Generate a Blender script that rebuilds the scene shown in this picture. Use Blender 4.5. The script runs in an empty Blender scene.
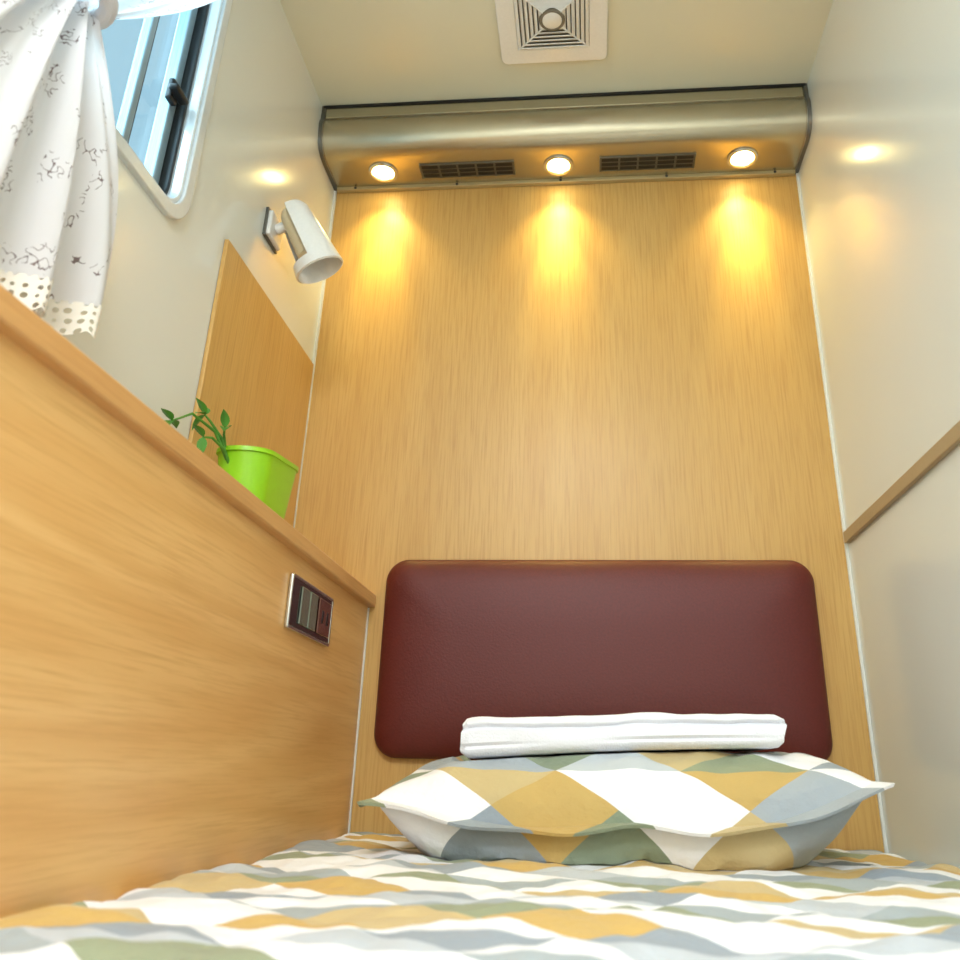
import bpy, bmesh, math, random
from mathutils import Vector, Matrix, noise
random.seed(4)
S=bpy.context.scene
try:
    S.view_settings.view_transform='Standard'; S.view_settings.look='None'
except Exception: pass
COL=S.collection

def lin(c):
    return tuple(((v/255)/12.92 if v/255<=0.04045 else ((v/255+0.055)/1.055)**2.4) for v in c)+(1.0,)

# ---------------------------------------------------------------- materials
def newmat(name):
    m=bpy.data.materials.new(name); m.use_nodes=True
    nt=m.node_tree; b=nt.nodes['Principled BSDF']
    return m,nt,b
def N(nt,t,**k):
    n=nt.nodes.new(t)
    for a,v in k.items(): setattr(n,a,v)
    return n
def plain(name,rgb,rough=0.5,metal=0.0,coat=0.0,bump=0.0,bscale=200,var=0.03):
    m,nt,b=newmat(name)
    tc=N(nt,'ShaderNodeTexCoord'); no=N(nt,'ShaderNodeTexNoise'); no.inputs['Scale'].default_value=bscale
    nt.links.new(tc.outputs['Object'],no.inputs['Vector'])
    mx=N(nt,'ShaderNodeMix',data_type='RGBA'); c=lin(rgb)
    mx.inputs[6].default_value=c; mx.inputs[7].default_value=tuple(v*(1-var*3) for v in c[:3])+(1,)
    nt.links.new(no.outputs['Fac'],mx.inputs[0]); nt.links.new(mx.outputs[2],b.inputs['Base Color'])
    b.inputs['Roughness'].default_value=rough; b.inputs['Metallic'].default_value=metal
    b.inputs['Coat Weight'].default_value=coat; b.inputs['Coat Roughness'].default_value=0.08
    if bump>0:
        bp=N(nt,'ShaderNodeBump'); bp.inputs['Strength'].default_value=bump; bp.inputs['Distance'].default_value=0.002
        nt.links.new(no.outputs['Fac'],bp.inputs['Height']); nt.links.new(bp.outputs[0],b.inputs['Normal'])
    return m
def emis(name,rgb,st):
    m,nt,b=newmat(name)
    b.inputs['Base Color'].default_value=lin(rgb); b.inputs['Emission Color'].default_value=lin(rgb); b.inputs['Emission Strength'].default_value=st
    return m
def wood(name,ca,cb,cc,axis,rough=0.35,rings=6.0,coat=0.15):
    m,nt,b=newmat(name)
    tc=N(nt,'ShaderNodeTexCoord')
    def sc(v):
        mp=N(nt,'ShaderNodeMapping'); s=[v[0]]*3; s['xyz'.index(axis)]=v[1]; mp.inputs['Scale'].default_value=s
        nt.links.new(tc.outputs['Object'],mp.inputs['Vector']); return mp
    f=N(nt,'ShaderNodeTexNoise'); f.inputs['Scale'].default_value=1; f.inputs['Detail'].default_value=5; f.inputs['Roughness'].default_value=0.6
    nt.links.new(sc((270,9)).outputs[0],f.inputs['Vector'])
    g=N(nt,'ShaderNodeTexNoise'); g.inputs['Scale'].default_value=1; g.inputs['Detail'].default_value=2
    nt.links.new(sc((7,0.7)).outputs[0],g.inputs['Vector'])
    mu=N(nt,'ShaderNodeMath',operation='MULTIPLY'); mu.inputs[1].default_value=rings*6.283
    nt.links.new(g.outputs['Fac'],mu.inputs[0])
    si=N(nt,'ShaderNodeMath',operation='SINE'); nt.links.new(mu.outputs[0],si.inputs[0])
    mr=N(nt,'ShaderNodeMapRange'); mr.inputs[1].default_value=-1; mr.inputs[2].default_value=1; nt.links.new(si.outputs[0],mr.inputs[0])
    m1=N(nt,'ShaderNodeMix',data_type='RGBA'); m1.inputs[6].default_value=lin(ca); m1.inputs[7].default_value=lin(cb)
    nt.links.new(mr.outputs[0],m1.inputs[0])
    m2=N(nt,'ShaderNodeMix',data_type='RGBA'); m2.inputs[7].default_value=lin(cc)
    fr=N(nt,'ShaderNodeMapRange'); fr.inputs[1].default_value=0.45; fr.inputs[2].default_value=0.72; fr.inputs[4].default_value=0.7
    nt.links.new(f.outputs['Fac'],fr.inputs[0]); nt.links.new(fr.outputs[0],m2.inputs[0]); nt.links.new(m1.outputs[2],m2.inputs[6])
    nt.links.new(m2.outputs[2],b.inputs['Base Color'])
    b.inputs['Roughness'].default_value=rough; b.inputs['Coat Weight'].default_value=coat; b.inputs['Coat Roughness'].default_value=0.25
    bp=N(nt,'ShaderNodeBump'); bp.inputs['Strength'].default_value=0.12; bp.inputs['Distance'].default_value=0.001
    nt.links.new(f.outputs['Fac'],bp.inputs['Height']); nt.links.new(bp.outputs[0],b.inputs['Normal'])
    return m
PAL_A=[(238,238,240),(150,160,168),(198,166,98),(146,154,124),(240,240,242),(192,198,202),(200,178,128),(166,174,180),(134,146,122)]
PAL_B=[(240,240,242),(192,198,204),(150,160,170),(238,238,240),(206,170,96),(204,180,128),(242,242,244),(148,156,126),(164,174,178)]
def quilt(name,size=0.125,ox=0.0,oy=0.0,ca=2,cc=5,pal=PAL_A,vs=1.0):
    """harlequin cotton print: UV in metres, lattice of diamonds, some split in triangles"""
    m,nt,b=newmat(name)
    uv=N(nt,'ShaderNodeUVMap'); sp=N(nt,'ShaderNodeSeparateXYZ'); nt.links.new(uv.outputs[0],sp.inputs[0])
    def M(op,a,bb=None,c=None):
        n=N(nt,'ShaderNodeMath',operation=op)
        for i,v in enumerate((a,bb,c)):
            if v is None: continue
            if isinstance(v,(int,float)): n.inputs[i].default_value=v
            else: nt.links.new(v,n.inputs[i])
        return n.outputs[0]
    u=M('MULTIPLY_ADD',sp.outputs[0],1/size,ox); v=M('MULTIPLY_ADD',sp.outputs[1],vs/size,oy)
    a=M('FLOOR',M('ADD',u,v)); c=M('FLOOR',M('SUBTRACT',u,v))
    upper=M('GREATER_THAN',v,M('MULTIPLY',M('SUBTRACT',a,c),0.5))
    par=M('GREATER_THAN',M('MODULO',M('ADD',M('ADD',a,M('MULTIPLY',c,2)),300),3),0.5)
    tri=M('MULTIPLY',upper,par)
    idx=M('MODULO',M('ADD',M('ADD',M('ADD',M('MULTIPLY',a,ca),M('MULTIPLY',c,cc)),900),tri),9)
    t=M('DIVIDE',M('ADD',idx,0.5),9)
    cr=N(nt,'ShaderNodeValToRGB'); cr.color_ramp.interpolation='CONSTANT'
    el=cr.color_ramp.elements
    el[0].position=0; el[0].color=lin(pal[0]); el[1].position=1/9; el[1].color=lin(pal[1])
    for i in range(2,9):
        e=el.new(i/9); e.color=lin(pal[i])
    nt.links.new(t,cr.inputs[0]); nt.links.new(cr.outputs[0],b.inputs['Base Color'])
    b.inputs['Roughness'].default_value=0.8; b.inputs['Sheen Weight'].default_value=0.15
    tc=N(nt,'ShaderNodeTexCoord'); no=N(nt,'ShaderNodeTexNoise'); no.inputs['Scale'].default_value=22; no.inputs['Detail'].default_value=5
    nt.links.new(tc.outputs['Object'],no.inputs['Vector'])
    bp=N(nt,'ShaderNodeBump'); bp.inputs['Strength'].default_value=0.7; bp.inputs['Distance'].default_value=0.012
    nt.links.new(no.outputs['Fac'],bp.inputs['Height']); nt.links.new(bp.outputs[0],b.inputs['Normal'])
    return m
def curtain_mat(name,lace=False):
    m,nt,b=newmat(name); L=nt.links
    uv=N(nt,'ShaderNodeUVMap')
    b.inputs['Roughness'].default_value=0.85
    if not lace:
        def noise_n(s,d=0):
            n=N(nt,'ShaderNodeTexNoise'); n.inputs['Scale'].default_value=s; n.inputs['Detail'].default_value=d; L.new(uv.outputs[0],n.inputs['Vector']); return n.outputs['Fac']
        def M(op,a,v):
            n=N(nt,'ShaderNodeMath',operation=op); L.new(a,n.inputs[0])
            if isinstance(v,float): n.inputs[1].default_value=v
            elif v is not None: L.new(v,n.inputs[1])
            return n.outputs[0]
        line=M('LESS_THAN',M('ABSOLUTE',M('SUBTRACT',noise_n(110.,0.6),0.5),None),0.020)
        mask=M('GREATER_THAN',noise_n(34.),0.62)
        ink=M('MULTIPLY',line,mask)
        mx=N(nt,'ShaderNodeMix',data_type='RGBA'); mx.inputs[6].default_value=lin((232,230,231)); mx.inputs[7].default_value=lin((124,108,106))
        L.new(ink,mx.inputs[0]); L.new(mx.outputs[2],b.inputs['Base Color'])
        tr=N(nt,'ShaderNodeBsdfTranslucent'); L.new(mx.outputs[2],tr.inputs[0])
        ms=N(nt,'ShaderNodeMixShader'); ms.inputs[0].default_value=0.36
        L.new(b.outputs[0],ms.inputs[1]); L.new(tr.outputs[0],ms.inputs[2]); L.new(ms.outputs[0],nt.nodes['Material Output'].inputs[0])
    else:
        b.inputs['Base Color'].default_value=lin((226,218,204))
        vo=N(nt,'ShaderNodeTexVoronoi'); vo.inputs['Scale'].default_value=95; vo.inputs['Randomness'].default_value=0.25
        L.new(uv.outputs[0],vo.inputs['Vector'])
        lt=N(nt,'ShaderNodeMath',operation='LESS_THAN'); lt.inputs[1].default_value=0.3; L.new(vo.outputs['Distance'],lt.inputs[0])
        tr=N(nt,'ShaderNodeBsdfTransparent'); ms=N(nt,'ShaderNodeMixShader')
        L.new(lt.outputs[0],ms.inputs[0]); L.new(b.outputs[0],ms.inputs[1]); L.new(tr.outputs[0],ms.inputs[2]); L.new(ms.outputs[0],nt.nodes['Material Output'].inputs[0])
    return m
def glass_mat(name,tint):
    m,nt,b=newmat(name); L=nt.links
    tr=N(nt,'ShaderNodeBsdfTransparent'); tr.inputs[0].default_value=tint
    gl=N(nt,'ShaderNodeBsdfGlossy'); gl.inputs['Roughness'].default_value=0.02
    ms=N(nt,'ShaderNodeMixShader'); ms.inputs[0].default_value=0.1
    L.new(tr.outputs[0],ms.inputs[1]); L.new(gl.outputs[0],ms.inputs[2]); L.new(ms.outputs[0],nt.nodes['Material Output'].inputs[0])
    return m

M_wall=plain('wall_laminate',(224,226,218),0.22,coat=0.35,var=0.01,bscale=4)
M_ceil=plain('ceiling_laminate',(220,219,198),0.35,coat=0.15,var=0.01,bscale=4)
M_floor=wood('floor_vinyl',(150,120,90),(140,108,78),(110,84,60),'y')
M_oak=wood('oak_vertical',(210,168,98),(205,161,90),(182,134,68),'z',rough=0.42,rings=3,coat=0.08)
M_oak2=wood('oak_horizontal',(233,186,120),(224,173,106),(210,156,90),'y',rough=0.34,rings=8,coat=0.12)
M_edge=wood('oak_edge',(216,166,106),(208,156,96),(192,138,80),'y',rough=0.4,rings=3,coat=0.05)
M_trim=plain('trim_white',(230,230,222),0.4)
M_rail=plain('rail_beige',(180,154,116),0.5,bscale=60)
M_metal=plain('brushed_champagne',(180,171,146),0.27,metal=0.85,bscale=30)
M_metal2=plain('champagne_under',(190,172,128),0.4,metal=0.4,bscale=30)
M_dark=plain('dark_plastic',(28,27,26),0.4)
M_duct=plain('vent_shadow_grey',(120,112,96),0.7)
M_grey=plain('grey_metal',(120,118,112),0.35,metal=0.8)
M_alu=plain('aluminium_white',(228,234,236),0.25,metal=0.2,coat=0.3)
M_alu2=plain('aluminium_grey',(150,170,178),0.35,metal=0.3)
M_white=plain('white_plastic',(238,237,232),0.3,coat=0.2)
M_cream=plain('cream_inner',(222,204,166),0.4)
M_towel=plain('towel_terry',(240,241,246),0.95,bump=0.4,bscale=400,var=0.01)
M_leather=plain('maroon_leather',(104,32,26),0.52,coat=0.0,bump=0.15,bscale=260,var=0.12)
M_green=plain('lime_plastic',(150,214,20),0.35,coat=0.2)
M_leaf=plain('leaf_green',(84,150,52),0.45,var=0.1,bscale=60)
M_soil=plain('soil',(60,42,30),0.95,bump=0.8,bscale=120,var=0.2)
M_silver=plain('silver_trim',(210,208,202),0.2,metal=0.9)
M_black=plain('black_gloss',(24,26,22),0.08,coat=0.6)
M_rockg=plain('rocker_grey',(118,124,108),0.2,metal=0.3,coat=0.5)
M_rocker=plain('bronze_gloss',(110,64,48),0.12,metal=0.3,coat=0.6)
M_quilt=quilt('quilt_print',0.135,0,0,2,6,PAL_B,1.25)
M_pillow=quilt('pillow_print',0.150,0.62,0.05)
M_curt=curtain_mat('curtain_print'); M_lace=curtain_mat('curtain_lace',True)
M_glass=glass_mat('window_glass',(0.66,0.80,0.84,1))
M_bulb=emis('downlight_lens',(255,232,150),26)
M_panel=emis('fill_panel_glow',(250,252,255),3)  # glow for the added fill panel behind the camera

# ---------------------------------------------------------------- mesh helpers
def obj(name,bm,mat=None,parent=None,smooth=True,bevel=0,loc=None):
    me=bpy.data.meshes.new(name); bmesh.ops.recalc_face_normals(bm,faces=bm.faces[:]); bm.to_mesh(me); bm.free()
    o=bpy.data.objects.new(name,me); COL.objects.link(o)
    if mat: me.materials.append(mat)
    if smooth:
        me.polygons.foreach_set('use_smooth',[True]*len(me.polygons))
        try: me.set_sharp_from_angle(angle=math.radians(35))
        except Exception: pass
    if bevel:
        b=o.modifiers.new('bevel','BEVEL'); b.width=bevel; b.segments=3; b.limit_method='ANGLE'
    if parent: o.parent=parent
    return o
def box(name,a,b,mat,parent=None,bevel=0):
    bm=bmesh.new(); bmesh.ops.create_cube(bm,size=1)
    for v in bm.verts:
        v.co=Vector([a[i]+(v.co[i]+.5)*(b[i]-a[i]) for i in range(3)])
    return obj(name,bm,mat,parent,smooth=bevel>0,bevel=bevel)
def empty(name):
    e=bpy.data.objects.new(name,None); e.empty_display_size=0.05; COL.objects.link(e); return e
def rr(w,h,r,n=8):
    P=[]; r=max(min(r,w/2,h/2),1e-4)
    for cx,cy,a0 in ((w/2-r,h/2-r,0),(-w/2+r,h/2-r,90),(-w/2+r,-h/2+r,180),(w/2-r,-h/2+r,270)):
        for i in range(n+1):
            a=math.radians(a0+90*i/n); P.append((cx+r*math.cos(a),cy+r*math.sin(a)))
    return P
def loft(bm,loops,close=True,cap0=False,cap1=False):
    V=[[bm.verts.new(p) for p in l] for l in loops]
    n=len(V[0])
    for a,b in zip(V,V[1:]):
        for i in range(n if close else n-1):
            j=(i+1)%n; bm.faces.new((a[i],a[j],b[j],b[i]))
    if cap0: bm.faces.new(V[0][::-1])
    if cap1: bm.faces.new(V[-1])
    return V
def ring(name,c,w,h,r,wi,hi,ri,x0,x1,mat,parent,plane='x'):
    def mp(p,t):
        return (t,c[0]+p[0],c[1]+p[1]) if plane=='x' else (c[0]+p[0],c[1]+p[1],t)
    O=rr(w,h,r); I=rr(wi,hi,ri)
    bm=bmesh.new()
    loops=[[mp(p,x0) for p in O],[mp(p,x1) for p in O],[mp(p,x1) for p in I],[mp(p,x0) for p in I],[mp(p,x0) for p in O]]
    loft(bm,loops); bmesh.ops.remove_doubles(bm,verts=bm.verts[:],dist=1e-6)
    return obj(name,bm,mat,parent,bevel=0.002)
def tube(bm,pts,rads,n=10):
    loops=[]
    for i,p in enumerate(pts):
        p=Vector(p); d=(Vector(pts[min(i+1,len(pts)-1)])-Vector(pts[max(i-1,0)])).normalized()
        a=d.orthogonal().normalized() if i==0 else (prev-d*prev.dot(d)).normalized(); prev=a
        b=d.cross(a); r=rads[i] if isinstance(rads,(list,tuple)) else rads
        loops.append([p+a*math.cos(2*math.pi*k/n)*r+b*math.sin(2*math.pi*k/n)*r for k in range(n)])
    loft(bm,loops,cap0=True,cap1=True)
def lathe_axis(name,base,axis,prof,mat,parent=None,n=32,arc=360,start=0,xref=None):
    A=Vector(axis).normalized(); X=(Vector(xref)-A*Vector(xref).dot(A)).normalized() if xref else A.orthogonal().normalized(); Y=A.cross(X)
    bm=bmesh.new(); B=Vector(base); full=arc==360
    m=n if full else n+1
    loops=[[B+A*t+(X*math.cos(math.radians(start+arc*k/n))+Y*math.sin(math.radians(start+arc*k/n)))*r for k in range(m)] for t,r in prof]
    loft(bm,loops,close=full)
    return obj(name,bm,mat,parent)

H=1.43; YB=-2.5; ZF=-0.45
# ---------------------------------------------------------------- room shell
box('floor',(-0.05,YB-0.05,ZF-0.05),(1.05,0.05,ZF),M_floor)
box('ceiling',(-0.05,YB-0.05,H),(1.05,0.05,H+0.05),M_ceil)
box('wall_far',(-0.05,0,ZF),(1.05,0.05,H),M_oak)
box('wall_right',(1.0,YB,ZF),(1.05,0,H),M_wall)
box('wall_near',(-0.05,YB-0.05,ZF),(1.05,YB,H),M_wall)
wl=box('wall_left',(-0.05,YB,ZF),(0.0,0,H),M_wall)
WY,WZ=(-0.872,1.072); WW,WH=0.598,0.510
bm=bmesh.new(); P=rr(WW,WH,0.04)
loft(bm,[[(-0.1,WY+p[0],WZ+p[1]) for p in P],[(0.05,WY+p[0],WZ+p[1]) for p in P]],cap0=True,cap1=True)
cut=obj('cutter',bm,None,smooth=False)
mod=wl.modifiers.new('b','BOOLEAN'); mod.object=cut; mod.operation='DIFFERENCE'; mod.solver='EXACT'
bpy.context.view_layer.update()
dg=bpy.context.evaluated_depsgraph_get(); me=bpy.data.meshes.new_from_object(wl.evaluated_get(dg))
wl.modifiers.clear(); wl.data=me; bpy.data.objects.remove(cut)
if not wl.data.materials: wl.data.materials.append(M_wall)

# corner trims
box('trim_1',(0.9955,-0.005,0.03),(1.0,0.0,1.315),M_trim)
box('trim_2',(0.0,-0.005,0.42),(0.005,0.0,1.315),M_trim)
box('trim_3',(0.158,-0.004,0.03),(0.1605,0.0,0.398),M_trim)
# right rail
box('trim_4',(0.992,-1.6,0.512),(1.0,-0.012,0.533),M_rail,bevel=0.002)

# ---------------------------------------------------------------- window
W=empty('window_1')
ring('outer_flange',(WY,WZ),WW+0.035,WH+0.035,0.055,WW-0.004,WH-0.004,0.04,-0.002,0.008,M_alu,W)
ring('reveal',(WY,WZ),WW-0.003,WH-0.003,0.04,WW-0.016,WH-0.016,0.036,-0.05,0.004,M_alu,W)
ring('gasket',(WY,WZ),WW-0.016,WH-0.016,0.036,WW-0.026,WH-0.026,0.032,-0.04,-0.012,M_dark,W)
ring('sash_frame',(WY,WZ),WW-0.026,WH-0.026,0.032,WW-0.056,WH-0.056,0.024,-0.045,-0.026,M_alu2,W)
box('glass_pane',(-0.036,WY-WW/2+0.02,WZ-WH/2+0.02),(-0.033,WY+WW/2-0.02,WZ+WH/2-0.02),M_glass,W)
box('sliding_stile',(-0.042,-0.676,WZ-WH/2+0.02),(-0.028,-0.664,WZ+WH/2-0.02),M_alu2,W,bevel=0.002)
box('stile_seal',(-0.040,-0.664,WZ-WH/2+0.02),(-0.030,-0.661,WZ+WH/2-0.02),M_dark,W)
box('latch_plate',(-0.026,-0.620,0.985),(-0.016,-0.600,1.02),M_dark,W,bevel=0.003)
box('latch_handle',(-0.018,-0.628,0.993),(-0.004,-0.592,1.002),M_dark,W,bevel=0.003)

# ---------------------------------------------------------------- cabinet along left wall with ledge
C=empty('side_cabinet')
box('body',(0.0005,YB+0.3,ZF),(0.158,-0.0005,0.399),M_oak2,C)
box('ledge_board',(0.0005,YB+0.3,0.399),(0.171,-0.0005,0.421),M_edge,C,bevel=0.0025)

# ---------------------------------------------------------------- wood wall panel
box('wood_wall_panel',(0.0005,-0.436,0.43),(0.007,-0.014,0.880),M_oak,bevel=0.001)

# ---------------------------------------------------------------- light bar
A=empty('overhead_light_bar')
prof=[(-0.0005,H-0.0005),(-0.132,H-0.0005),(-0.132,1.394),(-0.136,1.388),(-0.138,1.378),(-0.137,1.366),(-0.134,1.352),(-0.129,1.338),(-0.121,1.327),(-0.108,1.320),(-0.09,1.3175),(-0.0005,1.3175)]
bm=bmesh.new(); loft(bm,[[(x,p[0],p[1]) for p in prof] for x in (0.008,0.992)],cap0=True,cap1=True)
o=obj('housing',bm,M_metal,A)
for nm,x0,x1 in (('end_cap_1',0.0005,0.008),('end_cap_2',0.992,0.9995)):
    bm=bmesh.new(); pp=[(max(min(p[0]*1.03,-0.0005),-1),min(H-0.0005,1.39+(p[1]-1.39)*1.05)) for p in prof]
    loft(bm,[[(x,p[0],p[1]) for p in pp] for x in (x0,x1)],cap0=True,cap1=True); obj(nm,bm,M_grey,A)
box('top_seam',(0.004,-0.137,1.4235),(0.996,-0.130,1.4292),M_dark,A)
box('front_band',(0.010,-0.1345,1.398),(0.990,-0.130,1.4225),M_metal,A,bevel=0.001)
box('rear_rail',(0.008,-0.012,1.309),(0.992,-0.0006,1.318),M_metal2,A,bevel=0.001)
for i in range(5):
    lathe_axis('rail_screw_%d'%i,(0.05+i*0.225,-0.0125,1.3135),(0,-1,0),[(0,0.003),(0.001,0.003),(0.002,0.0001)],M_dark,A,n=12)
LX=(0.122,0.497,0.876); LY=-0.056
for i,x in enumerate(LX):
    lathe_axis('downlight_bezel_%d'%(i+1),(x,LY,1.3176),(0,0,-1),[(0,0.031),(0.003,0.031),(0.005,0.028),(0.004,0.024),(0.0,0.022)],M_silver,A)
    lathe_axis('downlight_lens_%d'%(i+1),(x,LY,1.3172),(0,0,-1),[(0,0.022),(0.002,0.018),(0.003,0.0001)],M_bulb,A)
for gi,(a,b) in enumerate(((0.205,0.402),(0.585,0.778))):
    box('grille_%d_recess'%gi,(a,-0.074,1.3150),(b,-0.036,1.3176),M_dark,A)
    n=5; w=(b-a)/n
    for k in range(n+1):
        box('grille_%d_bar_%d'%(gi,k),(a+k*w-0.002,-0.076,1.3135),(a+k*w+0.002,-0.034,1.3172),M_grey,A)
    for k in range(4):
        y=-0.074+k*0.0127
        box('grille_%d_slat_%d'%(gi,k),(a-0.002,y-0.0010,1.3138),(b+0.002,y+0.0010,1.3172),M_grey,A)

# ---------------------------------------------------------------- ceiling vent
V=empty('ceiling_vent'); vx,vy=0.495,-0.331
ring('cover_plate',(vx,vy),0.204,0.204,0.012,0.136,0.136,0.004,H-0.009,H-0.0005,M_white,V,'z')
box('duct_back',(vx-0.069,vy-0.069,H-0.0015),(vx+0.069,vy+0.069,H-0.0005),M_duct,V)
for i in range(7):
    s=0.135-i*0.017
    bm=bmesh.new()
    def lp(ss,z): return [(vx+sx*ss/2,vy+sy*ss/2,z) for sx,sy in ((-1,-1),(1,-1),(1,1),(-1,1))]
    loft(bm,[lp(s,H-0.009),lp(s-0.0115,H-0.013),lp(s-0.0125,H-0.0115),lp(s-0.002,H-0.007),lp(s,H-0.009)])
    obj('louvre_%d'%i,bm,M_white,V,smooth=False)
for k,(sx,sy) in enumerate(((1,1),(1,-1),(-1,1),(-1,-1))):
    bm=bmesh.new(); tube(bm,[(vx+sx*0.012,vy+sy*0.012,H-0.012),(vx+sx*0.067,vy+sy*0.067,H-0.010)],0.0018,6); obj('rib_%d'%k,bm,M_white,V)
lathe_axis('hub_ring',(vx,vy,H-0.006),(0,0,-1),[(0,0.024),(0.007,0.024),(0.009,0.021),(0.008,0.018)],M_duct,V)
lathe_axis('hub',(vx,vy,H-0.006),(0,0,-1),[(0,0.018),(0.008,0.018),(0.010,0.014),(0.010,0.0001)],M_white,V)

# glowing fill panel added behind the camera, out of view, to brighten the room
CL=empty('added_fill_panel')
box('fill_panel_body',(0.25,-2.3,H-0.03),(0.75,-1.7,H-0.0005),M_white,CL,bevel=0.01)
box('fill_panel_face',(0.27,-2.28,H-0.036),(0.73,-1.72,H-0.029),M_panel,CL,bevel=0.003)

# ---------------------------------------------------------------- headboard
hx0,hx1,hz0,hz1=0.190,0.934,0.150,0.483
cx,cz=(hx0+hx1)/2,(hz0+hz1)/2; w,h=hx1-hx0,hz1-hz0
bm=bmesh.new(); loops=[]
for ins,y in ((0.004,-0.0006),(0.0,-0.006),(0.0,-0.012),(0.002,-0.017),(0.006,-0.022),(0.013,-0.027),(0.024,-0.0315),(0.04,-0.0355),(0.06,-0.0385),(0.09,-0.041),(0.12,-0.042)):
    loops.append([(cx+p[0],y,cz+p[1]) for p in rr(w-2*ins,h-2*ins,max(0.040-ins*0.4,0.02),10)])
loft(bm,loops,cap0=True,cap1=True); obj('headboard',bm,M_leather)

# ---------------------------------------------------------------- bed
B=empty('bed')
box('bed_base',(0.160,-2.05,ZF),(0.996,-0.004,-0.16),M_edge,B,bevel=0.005)
box('mattress',(0.162,-2.04,-0.16),(0.994,-0.006,0.012),M_white,B,bevel=0.02)
bm=bmesh.new(); uvl=bm.loops.layers.uv.new('UVMap'); nx,ny=150,260
x0,x1,y0,y1=0.1585,0.9955,-2.045,-0.002
grid=[]
def bedz(x,y):
    z=0.037
    z+=0.010*noise.noise(Vector((x*5,y*5,0)))+0.007*noise.noise(Vector((x*14,y*17,3)))
    z+=0.004*noise.noise(Vector((x*34,y*40,7)))
    e=min(x-x0,x1-x); z-=0.010*max(0,1-e/0.02)**2
    return max(z,0.014)
for j in range(ny+1):
    row=[]
    for i in range(nx+1):
        x=x0+(x1-x0)*i/nx; y=y0+(y1-y0)*j/ny
        row.append(bm.verts.new((x,y,bedz(x,y))))
    grid.append(row)
for j in range(ny):
    for i in range(nx):
        f=bm.faces.new((grid[j][i],grid[j][i+1],grid[j+1][i+1],grid[j+1][i]))
        for l in f.loops: l[uvl].uv=(l.vert.co.x,l.vert.co.y)
obj('bedspread',bm,M_quilt,B)

# ---------------------------------------------------------------- towel / pillow shared contact surface
TXA,TXB,TYA,TYB=0.386,0.790,-0.345,-0.135
def towel_mid(x): return 0.1835+0.042*(x-0.59)-0.004*((x-0.59)/0.22)**2
def towel_th(u): return 0.049*(1-0.14*u)
# ---------------------------------------------------------------- pillow
bm=bmesh.new(); uvl=bm.loops.layers.uv.new('UVMap'); n=80
pcx,pcy=0.583,-0.235; hw,hd=0.290,0.170
def pil(s,t,side):
    x=pcx+hw*s*(1-0.04*(1-t*t)); y=pcy+hd*t*(1-0.08*(1-s*s))
    zs=0.078+0.036*abs(s)**3+0.014*s*abs(s)+0.004*math.sin(s*7+1)
    k=max(0,(1-abs(s)**3.2))**0.66*max(0,(1-abs(t)**3.2))**0.5
    k2=max(0,(1-abs(s)**4.5))**0.6*max(0,(1-abs(t)**3.5))**0.5
    ns=noise.noise(Vector((s*3,t*3,1)))*0.006*k+noise.noise(Vector((s*9,t*7,4)))*0.006*k
    ns+=0.006*math.sin(s*24+math.sin(t*4))*k*abs(t)**2
    if side>0:
        z=zs+0.088*k+ns
        if TXA-0.012<x<TXB+0.012 and TYA-0.012<y<TYB+0.012:
            u=min(1,max(0,(x-TXA)/(TXB-TXA)))
            z=min(z,towel_mid(x)-towel_th(u)/2-0.003)
    else: z=max(zs-0.090*k2-ns, bedz(x,y)+0.001)
    return Vector((x,y,z))
def puv(c): return (c.x,c.y*0.9+c.z*1.25)
for side in (1,-1):
    G=[[bm.verts.new(pil(-1+2*i/n,-1+2*j/n,side)) for i in range(n+1)] for j in range(n+1)]
    for j in range(n):
        for i in range(n):
            q=(G[j][i],G[j][i+1],G[j+1][i+1],G[j+1][i]); q=q if side>0 else q[::-1]
            f=bm.faces.new(q)
            for l in f.loops: l[uvl].uv=puv(l.vert.co)
per=[(-1+2*i/n,-1) for i in range(n)]+[(1,-1+2*i/n) for i in range(n)]+[(1-2*i/n,1) for i in range(n)]+[(-1,1-2*i/n) for i in range(n)]
A0=[];A1=[];A2=[]
for k,(s,t) in enumerate(per):
    p=pil(s,t,1)
    out=Vector(((0.014 if s>0 else -0.014)*abs(s)**8,(0.020 if t>0 else -0.020)*abs(t)**8,0))
    out.z=-0.004+0.003*math.sin(k*0.33)
    A0.append(bm.verts.new(p)); A1.append(bm.verts.new(p+out)); A2.append(bm.verts.new(p+out*0.9+Vector((0,0,-0.004))))
m=len(per)
for k in range(m):
    for R0,R1 in ((A0,A1),(A1,A2)):
        f=bm.faces.new((R0[k],R0[(k+1)%m],R1[(k+1)%m],R1[k]))
        for l in f.loops: l[uvl].uv=puv(l.vert.co)
bmesh.ops.remove_doubles(bm,verts=bm.verts[:],dist=1e-5)
pl=obj('pillow',bm,M_pillow)
pl.data.polygons.foreach_set('use_smooth',[True]*len(pl.data.polygons))

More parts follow.
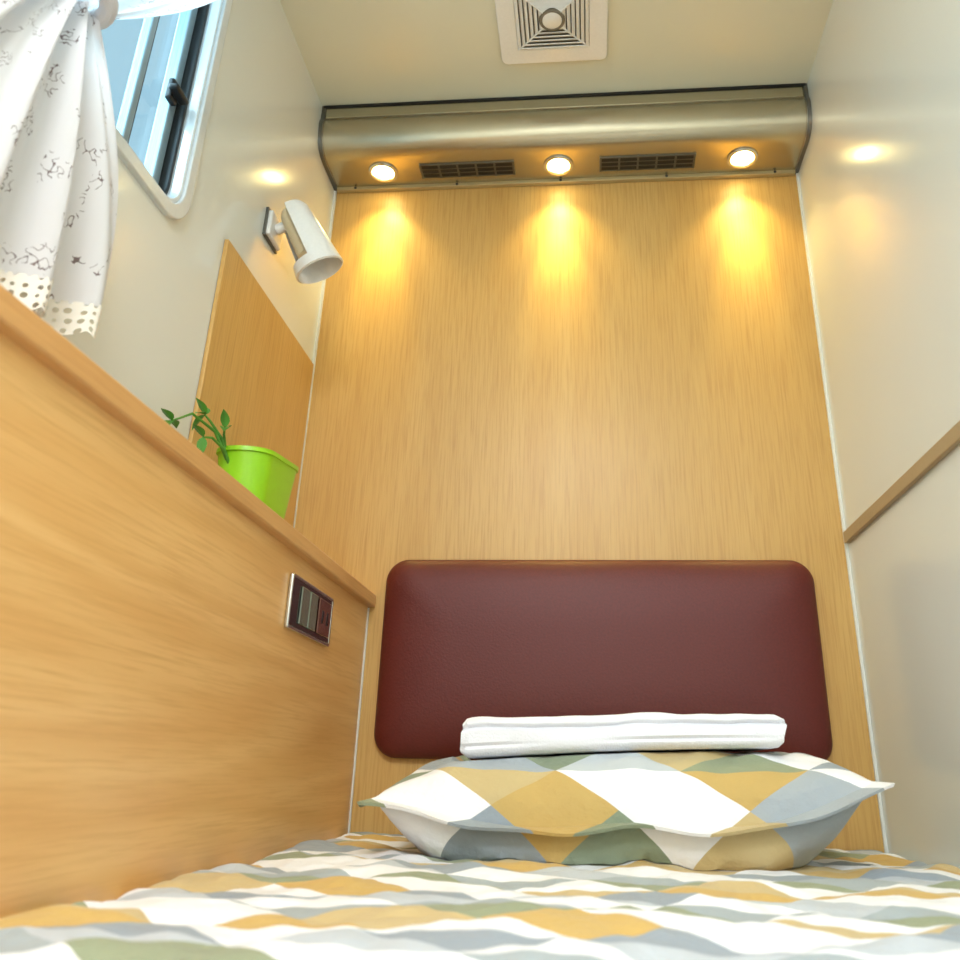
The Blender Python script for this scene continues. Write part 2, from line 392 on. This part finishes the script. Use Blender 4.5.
# ---------------------------------------------------------------- folded towel
bm=bmesh.new(); loops=[]; K=60
for i in range(K+1):
    u=i/K; x=TXA+(TXB-TXA)*u
    e=min(u,1-u)*K; sh=1-0.30*max(0,1-e/1.6)**2
    th=towel_th(u)
    cross=[]
    for p in rr(TYB-TYA,th*sh,th*0.36*sh,14):
        y=(TYA+TYB)/2+p[0]; dz=p[1]
        if p[0]<0:
            cr=math.exp(-((dz/th-0.22)/0.06)**2)+0.6*math.exp(-((dz/th+0.22)/0.05)**2)*(0.5+0.5*math.sin(x*21)); y+=0.008*cr
        z=towel_mid(x)+dz
        if dz>0: z+=0.006*noise.noise(Vector((x*11,y*10,2)))+0.002*noise.noise(Vector((x*30,y*20,dz*60)))
        y+=0.004*noise.noise(Vector((x*9,dz*30,5)))
        cross.append((x+0.006*noise.noise(Vector((y*20,dz*60,i>30))),y,z))
    loops.append(cross)
loft(bm,loops,cap0=True,cap1=True); obj('folded_towel',bm,M_towel)

# ---------------------------------------------------------------- switch plate
Wp=empty('wall_switch_plate')
sy,sz=(-0.314,0.335)
ring('silver_frame',(sy,sz),0.184,0.072,0.004,0.174,0.062,0.003,0.1582,0.164,M_silver,Wp)
box('insert',(0.1582,sy-0.087,sz-0.031),(0.1630,sy+0.087,sz+0.031),M_black,Wp)
box('rocker_1',(0.163,sy-0.054,sz-0.025),(0.1655,sy-0.022,sz+0.025),M_rockg,Wp,bevel=0.002)
box('rocker_2',(0.163,sy-0.018,sz-0.025),(0.1655,sy+0.014,sz+0.025),M_rockg,Wp,bevel=0.002)
box('socket_module',(0.163,sy+0.024,sz-0.025),(0.1655,sy+0.080,sz+0.025),M_rocker,Wp,bevel=0.002)
for k in (-1,1):
    box('socket_slot_%d'%(k+2),(0.1650,sy+0.052+k*0.011-0.0025,sz-0.009),(0.1662,sy+0.052+k*0.011+0.0025,sz+0.009),M_dark,Wp)

# ---------------------------------------------------------------- wall lamp
L=empty('wall_reading_lamp')
box('mount',(0.003,-0.312,0.980),(0.012,-0.258,1.030),M_white,L,bevel=0.003)
box('mount_back',(0.0003,-0.315,0.977),(0.005,-0.255,1.033),M_grey,L)
bm=bmesh.new(); tube(bm,[(0.012,-0.285,1.006),(0.03,-0.288,1.012),(0.05,-0.290,1.008)],0.010,14); obj('arm',bm,M_white,L)
top=Vector((0.038,-0.303,1.036)); ax=Vector((0.062,0.03,-0.118))
lathe_axis('shade',top,ax,[(-0.006,0.0001),(-0.006,0.014),(-0.002,0.024),(0.008,0.030),(0.05,0.035),(0.120,0.042),(0.122,0.040),(0.02,0.028),(0.004,0.022)],M_white,L,arc=245,start=-12,xref=(-1,0.8,0))
lathe_axis('diffuser_tube',top,ax,[(0.004,0.0001),(0.004,0.018),(0.012,0.022),(0.092,0.025),(0.098,0.021),(0.099,0.0001)],M_cream,L)
lathe_axis('rim',top+ax.normalized()*0.108,ax,[(0,0.036),(0.0,0.0408),(0.018,0.0432),(0.020,0.040),(0.010,0.037),(0,0.036)],M_white,L)

# ---------------------------------------------------------------- potted plant
Pt=empty('potted_plant')
pc=(0.074,-0.360)
def potrim(k,z,zt):
    return [(pc[0]+p[0],pc[1]+p[1],z+zt*(p[1]/0.08)) for p in rr(0.078*k,0.160*k,0.038*k,8)]
bm=bmesh.new()
loft(bm,[potrim(0.74,0.422,0),potrim(0.80,0.45,0.001),potrim(0.92,0.505,0.006),potrim(1.0,0.540,0.010),potrim(1.05,0.541,0.010),potrim(1.05,0.547,0.010),potrim(0.98,0.548,0.010),potrim(0.90,0.505,0.006),potrim(0.86,0.49,0.004)],cap0=True); obj('pot',bm,M_green,Pt)
bm=bmesh.new(); bm.faces.new([bm.verts.new(p) for p in potrim(0.88,0.497,0.004)]); obj('soil',bm,M_soil,Pt,smooth=False)
bm=bmesh.new()
def leaf(bm,base,dirv,length,width,up=(0,0,1)):
    d=Vector(dirv).normalized(); s=d.cross(Vector(up)).normalized(); nrm=s.cross(d)
    rows=[]
    for i in range(7):
        t=i/6; wv=width*math.sin(math.pi*min(1,t**0.8))*0.5+0.0004
        c=Vector(base)+d*length*t-nrm*length*0.25*t*t
        rows.append([bm.verts.new(c-s*wv+nrm*wv*0.35),bm.verts.new(c),bm.verts.new(c+s*wv+nrm*wv*0.35)])
    for a,b in zip(rows,rows[1:]):
        for k in range(2): bm.faces.new((a[k],a[k+1],b[k+1],b[k]))
stems=[(((0.065,-0.415,0.495),(0.055,-0.45,0.545),(0.047,-0.472,0.560),(0.042,-0.480,0.566)),4),
       (((0.068,-0.412,0.495),(0.05,-0.46,0.550),(0.040,-0.51,0.555),(0.034,-0.545,0.530)),4),
       (((0.062,-0.410,0.495),(0.058,-0.44,0.535),(0.058,-0.45,0.550),(0.060,-0.455,0.558)),3),
       (((0.068,-0.412,0.495),(0.060,-0.45,0.530),(0.055,-0.475,0.535),(0.050,-0.49,0.530)),2)]
for st,nl in stems:
    tube(bm,[Vector(p) for p in st],[0.0026,0.0022,0.0018,0.0013],7)
    e=Vector(st[-1]); d=(e-Vector(st[-2])).normalized()
    for a in range(nl):
        q=Matrix.Rotation(a*6.283/nl+0.5,3,'X')@Vector((0.3*math.sin(a*2.1),0,1))
        leaf(bm,e,(q*0.9+d*0.6),0.026,0.012)
obj('foliage',bm,M_leaf,Pt)

# ---------------------------------------------------------------- curtain
Cu=empty('window_curtain')
def cloth(name,fn,ns,nt_,mat,us,vs):
    bm=bmesh.new(); uvl=bm.loops.layers.uv.new('UVMap')
    G=[[bm.verts.new(fn(i/ns,j/nt_)) for i in range(ns+1)] for j in range(nt_+1)]
    for j in range(nt_):
        for i in range(ns):
            f=bm.faces.new((G[j][i],G[j][i+1],G[j+1][i+1],G[j+1][i]))
            for l,(a,b) in zip(f.loops,((i,j),(i+1,j),(i+1,j+1),(i,j+1))): l[uvl].uv=(a/ns*us,b/nt_*vs)
    return obj(name,bm,mat,Cu)
TY=-0.876; TZ=0.832
def up(s,t):
    ya=-0.60-0.63*s; yb=TY-0.060*s
    k=t**(1.80-0.4*s); z=1.375-(1.375-TZ)*t
    y=ya+(yb-ya)*k
    fold=math.sin(s*30+math.sin(t*3)*0.8)*0.016*(1-0.35*t)+0.006*math.sin(s*67+t*4)
    sag=0.02*math.sin(math.pi*t)
    return Vector((0.048+fold+sag*0.6,y,z-0.02*math.sin(s*9)*t*(1-t)))
cloth('upper_drape',up,120,50,M_curt,0.9,0.55)
def low(s,t):
    ya=TY-0.060*s; yb=-0.772-0.36*s
    k=1-(1-t)**1.9; z=TZ-(TZ-(0.552-0.045*min(s*2,1)))*t
    y=ya+(yb-ya)*k
    fold=math.sin(s*26+t*1.2)*0.018*(0.45+0.55*t)+0.005*math.sin(s*61+t*5)
    return Vector((0.052+fold+0.008*math.sin(t*3),y,z))
cloth('lower_tail',low,120,40,M_curt,0.7,0.3)
def lc(s,t):
    p=low(s,1.0); sc=0.030+0.007*abs(math.sin(s*60))
    return p+Vector((0.002,0,-sc*t+0.002))
cloth('lace_hem',lc,240,6,M_lace,0.7,0.037)
bm=bmesh.new(); pts=[]
for i in range(25):
    a=2*math.pi*i/24; pts.append((0.052+0.030*math.cos(a),TY-0.030+0.036*math.sin(a),TZ+0.006*math.sin(a+1)))
tube(bm,pts,0.009,10); obj('tie_band',bm,M_curt,Cu)
bm=bmesh.new(); tube(bm,[(0.05,-1.28,1.38),(0.05,-0.55,1.38)],0.007,12)
tube(bm,[(0.0005,-0.56,1.38),(0.05,-0.56,1.38)],0.005,8); tube(bm,[(0.0005,-1.27,1.38),(0.05,-1.27,1.38)],0.005,8); obj('rod',bm,M_alu,Cu)

# ---------------------------------------------------------------- lights
def light(name,kind,loc,energy,color,rot=(0,0,0),**k):
    l=bpy.data.lights.new(name,kind); l.energy=energy; l.color=color
    for a,v in k.items(): setattr(l,a,v)
    o=bpy.data.objects.new(name,l); o.location=loc; o.rotation_euler=rot; COL.objects.link(o); return o
for i,x in enumerate(LX):
    light('downlight_beam','SPOT',(x,LY,1.309),11,(1,0.78,0.18),(math.radians(13),0,0),spot_size=math.radians(36),spot_blend=1.0,shadow_soft_size=0.010)
    light('downlight_spill','SPOT',(x,LY,1.309),5,(1,0.78,0.27),(math.radians(4),0,0),spot_size=math.radians(100),spot_blend=1.0,shadow_soft_size=0.012)
light('added_fill_light','AREA',(0.5,-2.0,H-0.045),29,(0.87,0.93,1),(0,0,0),shape='SQUARE',size=0.45)  # added fill light from behind the camera, no known source there
light('window_daylight','AREA',(-0.35,WY,WZ+0.1),27,(0.80,0.91,1),(0,math.radians(-80),0),shape='RECTANGLE',size=0.6,size_y=0.7)
w=bpy.data.worlds.new('sky'); S.world=w; w.use_nodes=True
bg=w.node_tree.nodes['Background']; bg.inputs[0].default_value=(0.74,0.88,1,1); bg.inputs[1].default_value=1.3

# ---------------------------------------------------------------- camera
yaw,pitch,roll=.09353,.3863,.02343
cyy,syy=math.cos(yaw),math.sin(yaw); cp,sp=math.cos(pitch),math.sin(pitch)
fwd=Vector((-syy*cp,cyy*cp,sp)); right=Vector((cyy,syy,0)); upv=right.cross(fwd)
r2=right*math.cos(roll)+upv*math.sin(roll); u2=-right*math.sin(roll)+upv*math.cos(roll)
cd=bpy.data.cameras.new('camera'); cam=bpy.data.objects.new('camera',cd); COL.objects.link(cam)
mt=Matrix((( r2.x,u2.x,-fwd.x,.5508),(r2.y,u2.y,-fwd.y,-1.457),(r2.z,u2.z,-fwd.z,.1326),(0,0,0,1)))
cam.matrix_world=mt
cd.sensor_width=36; cd.lens=829.1/960*36; cd.shift_x=-35.4/960; cd.shift_y=-44.9/960
cd.clip_start=0.02
cd.dof.use_dof=True; cd.dof.focus_distance=1.35; cd.dof.aperture_fstop=7
S.camera=cam
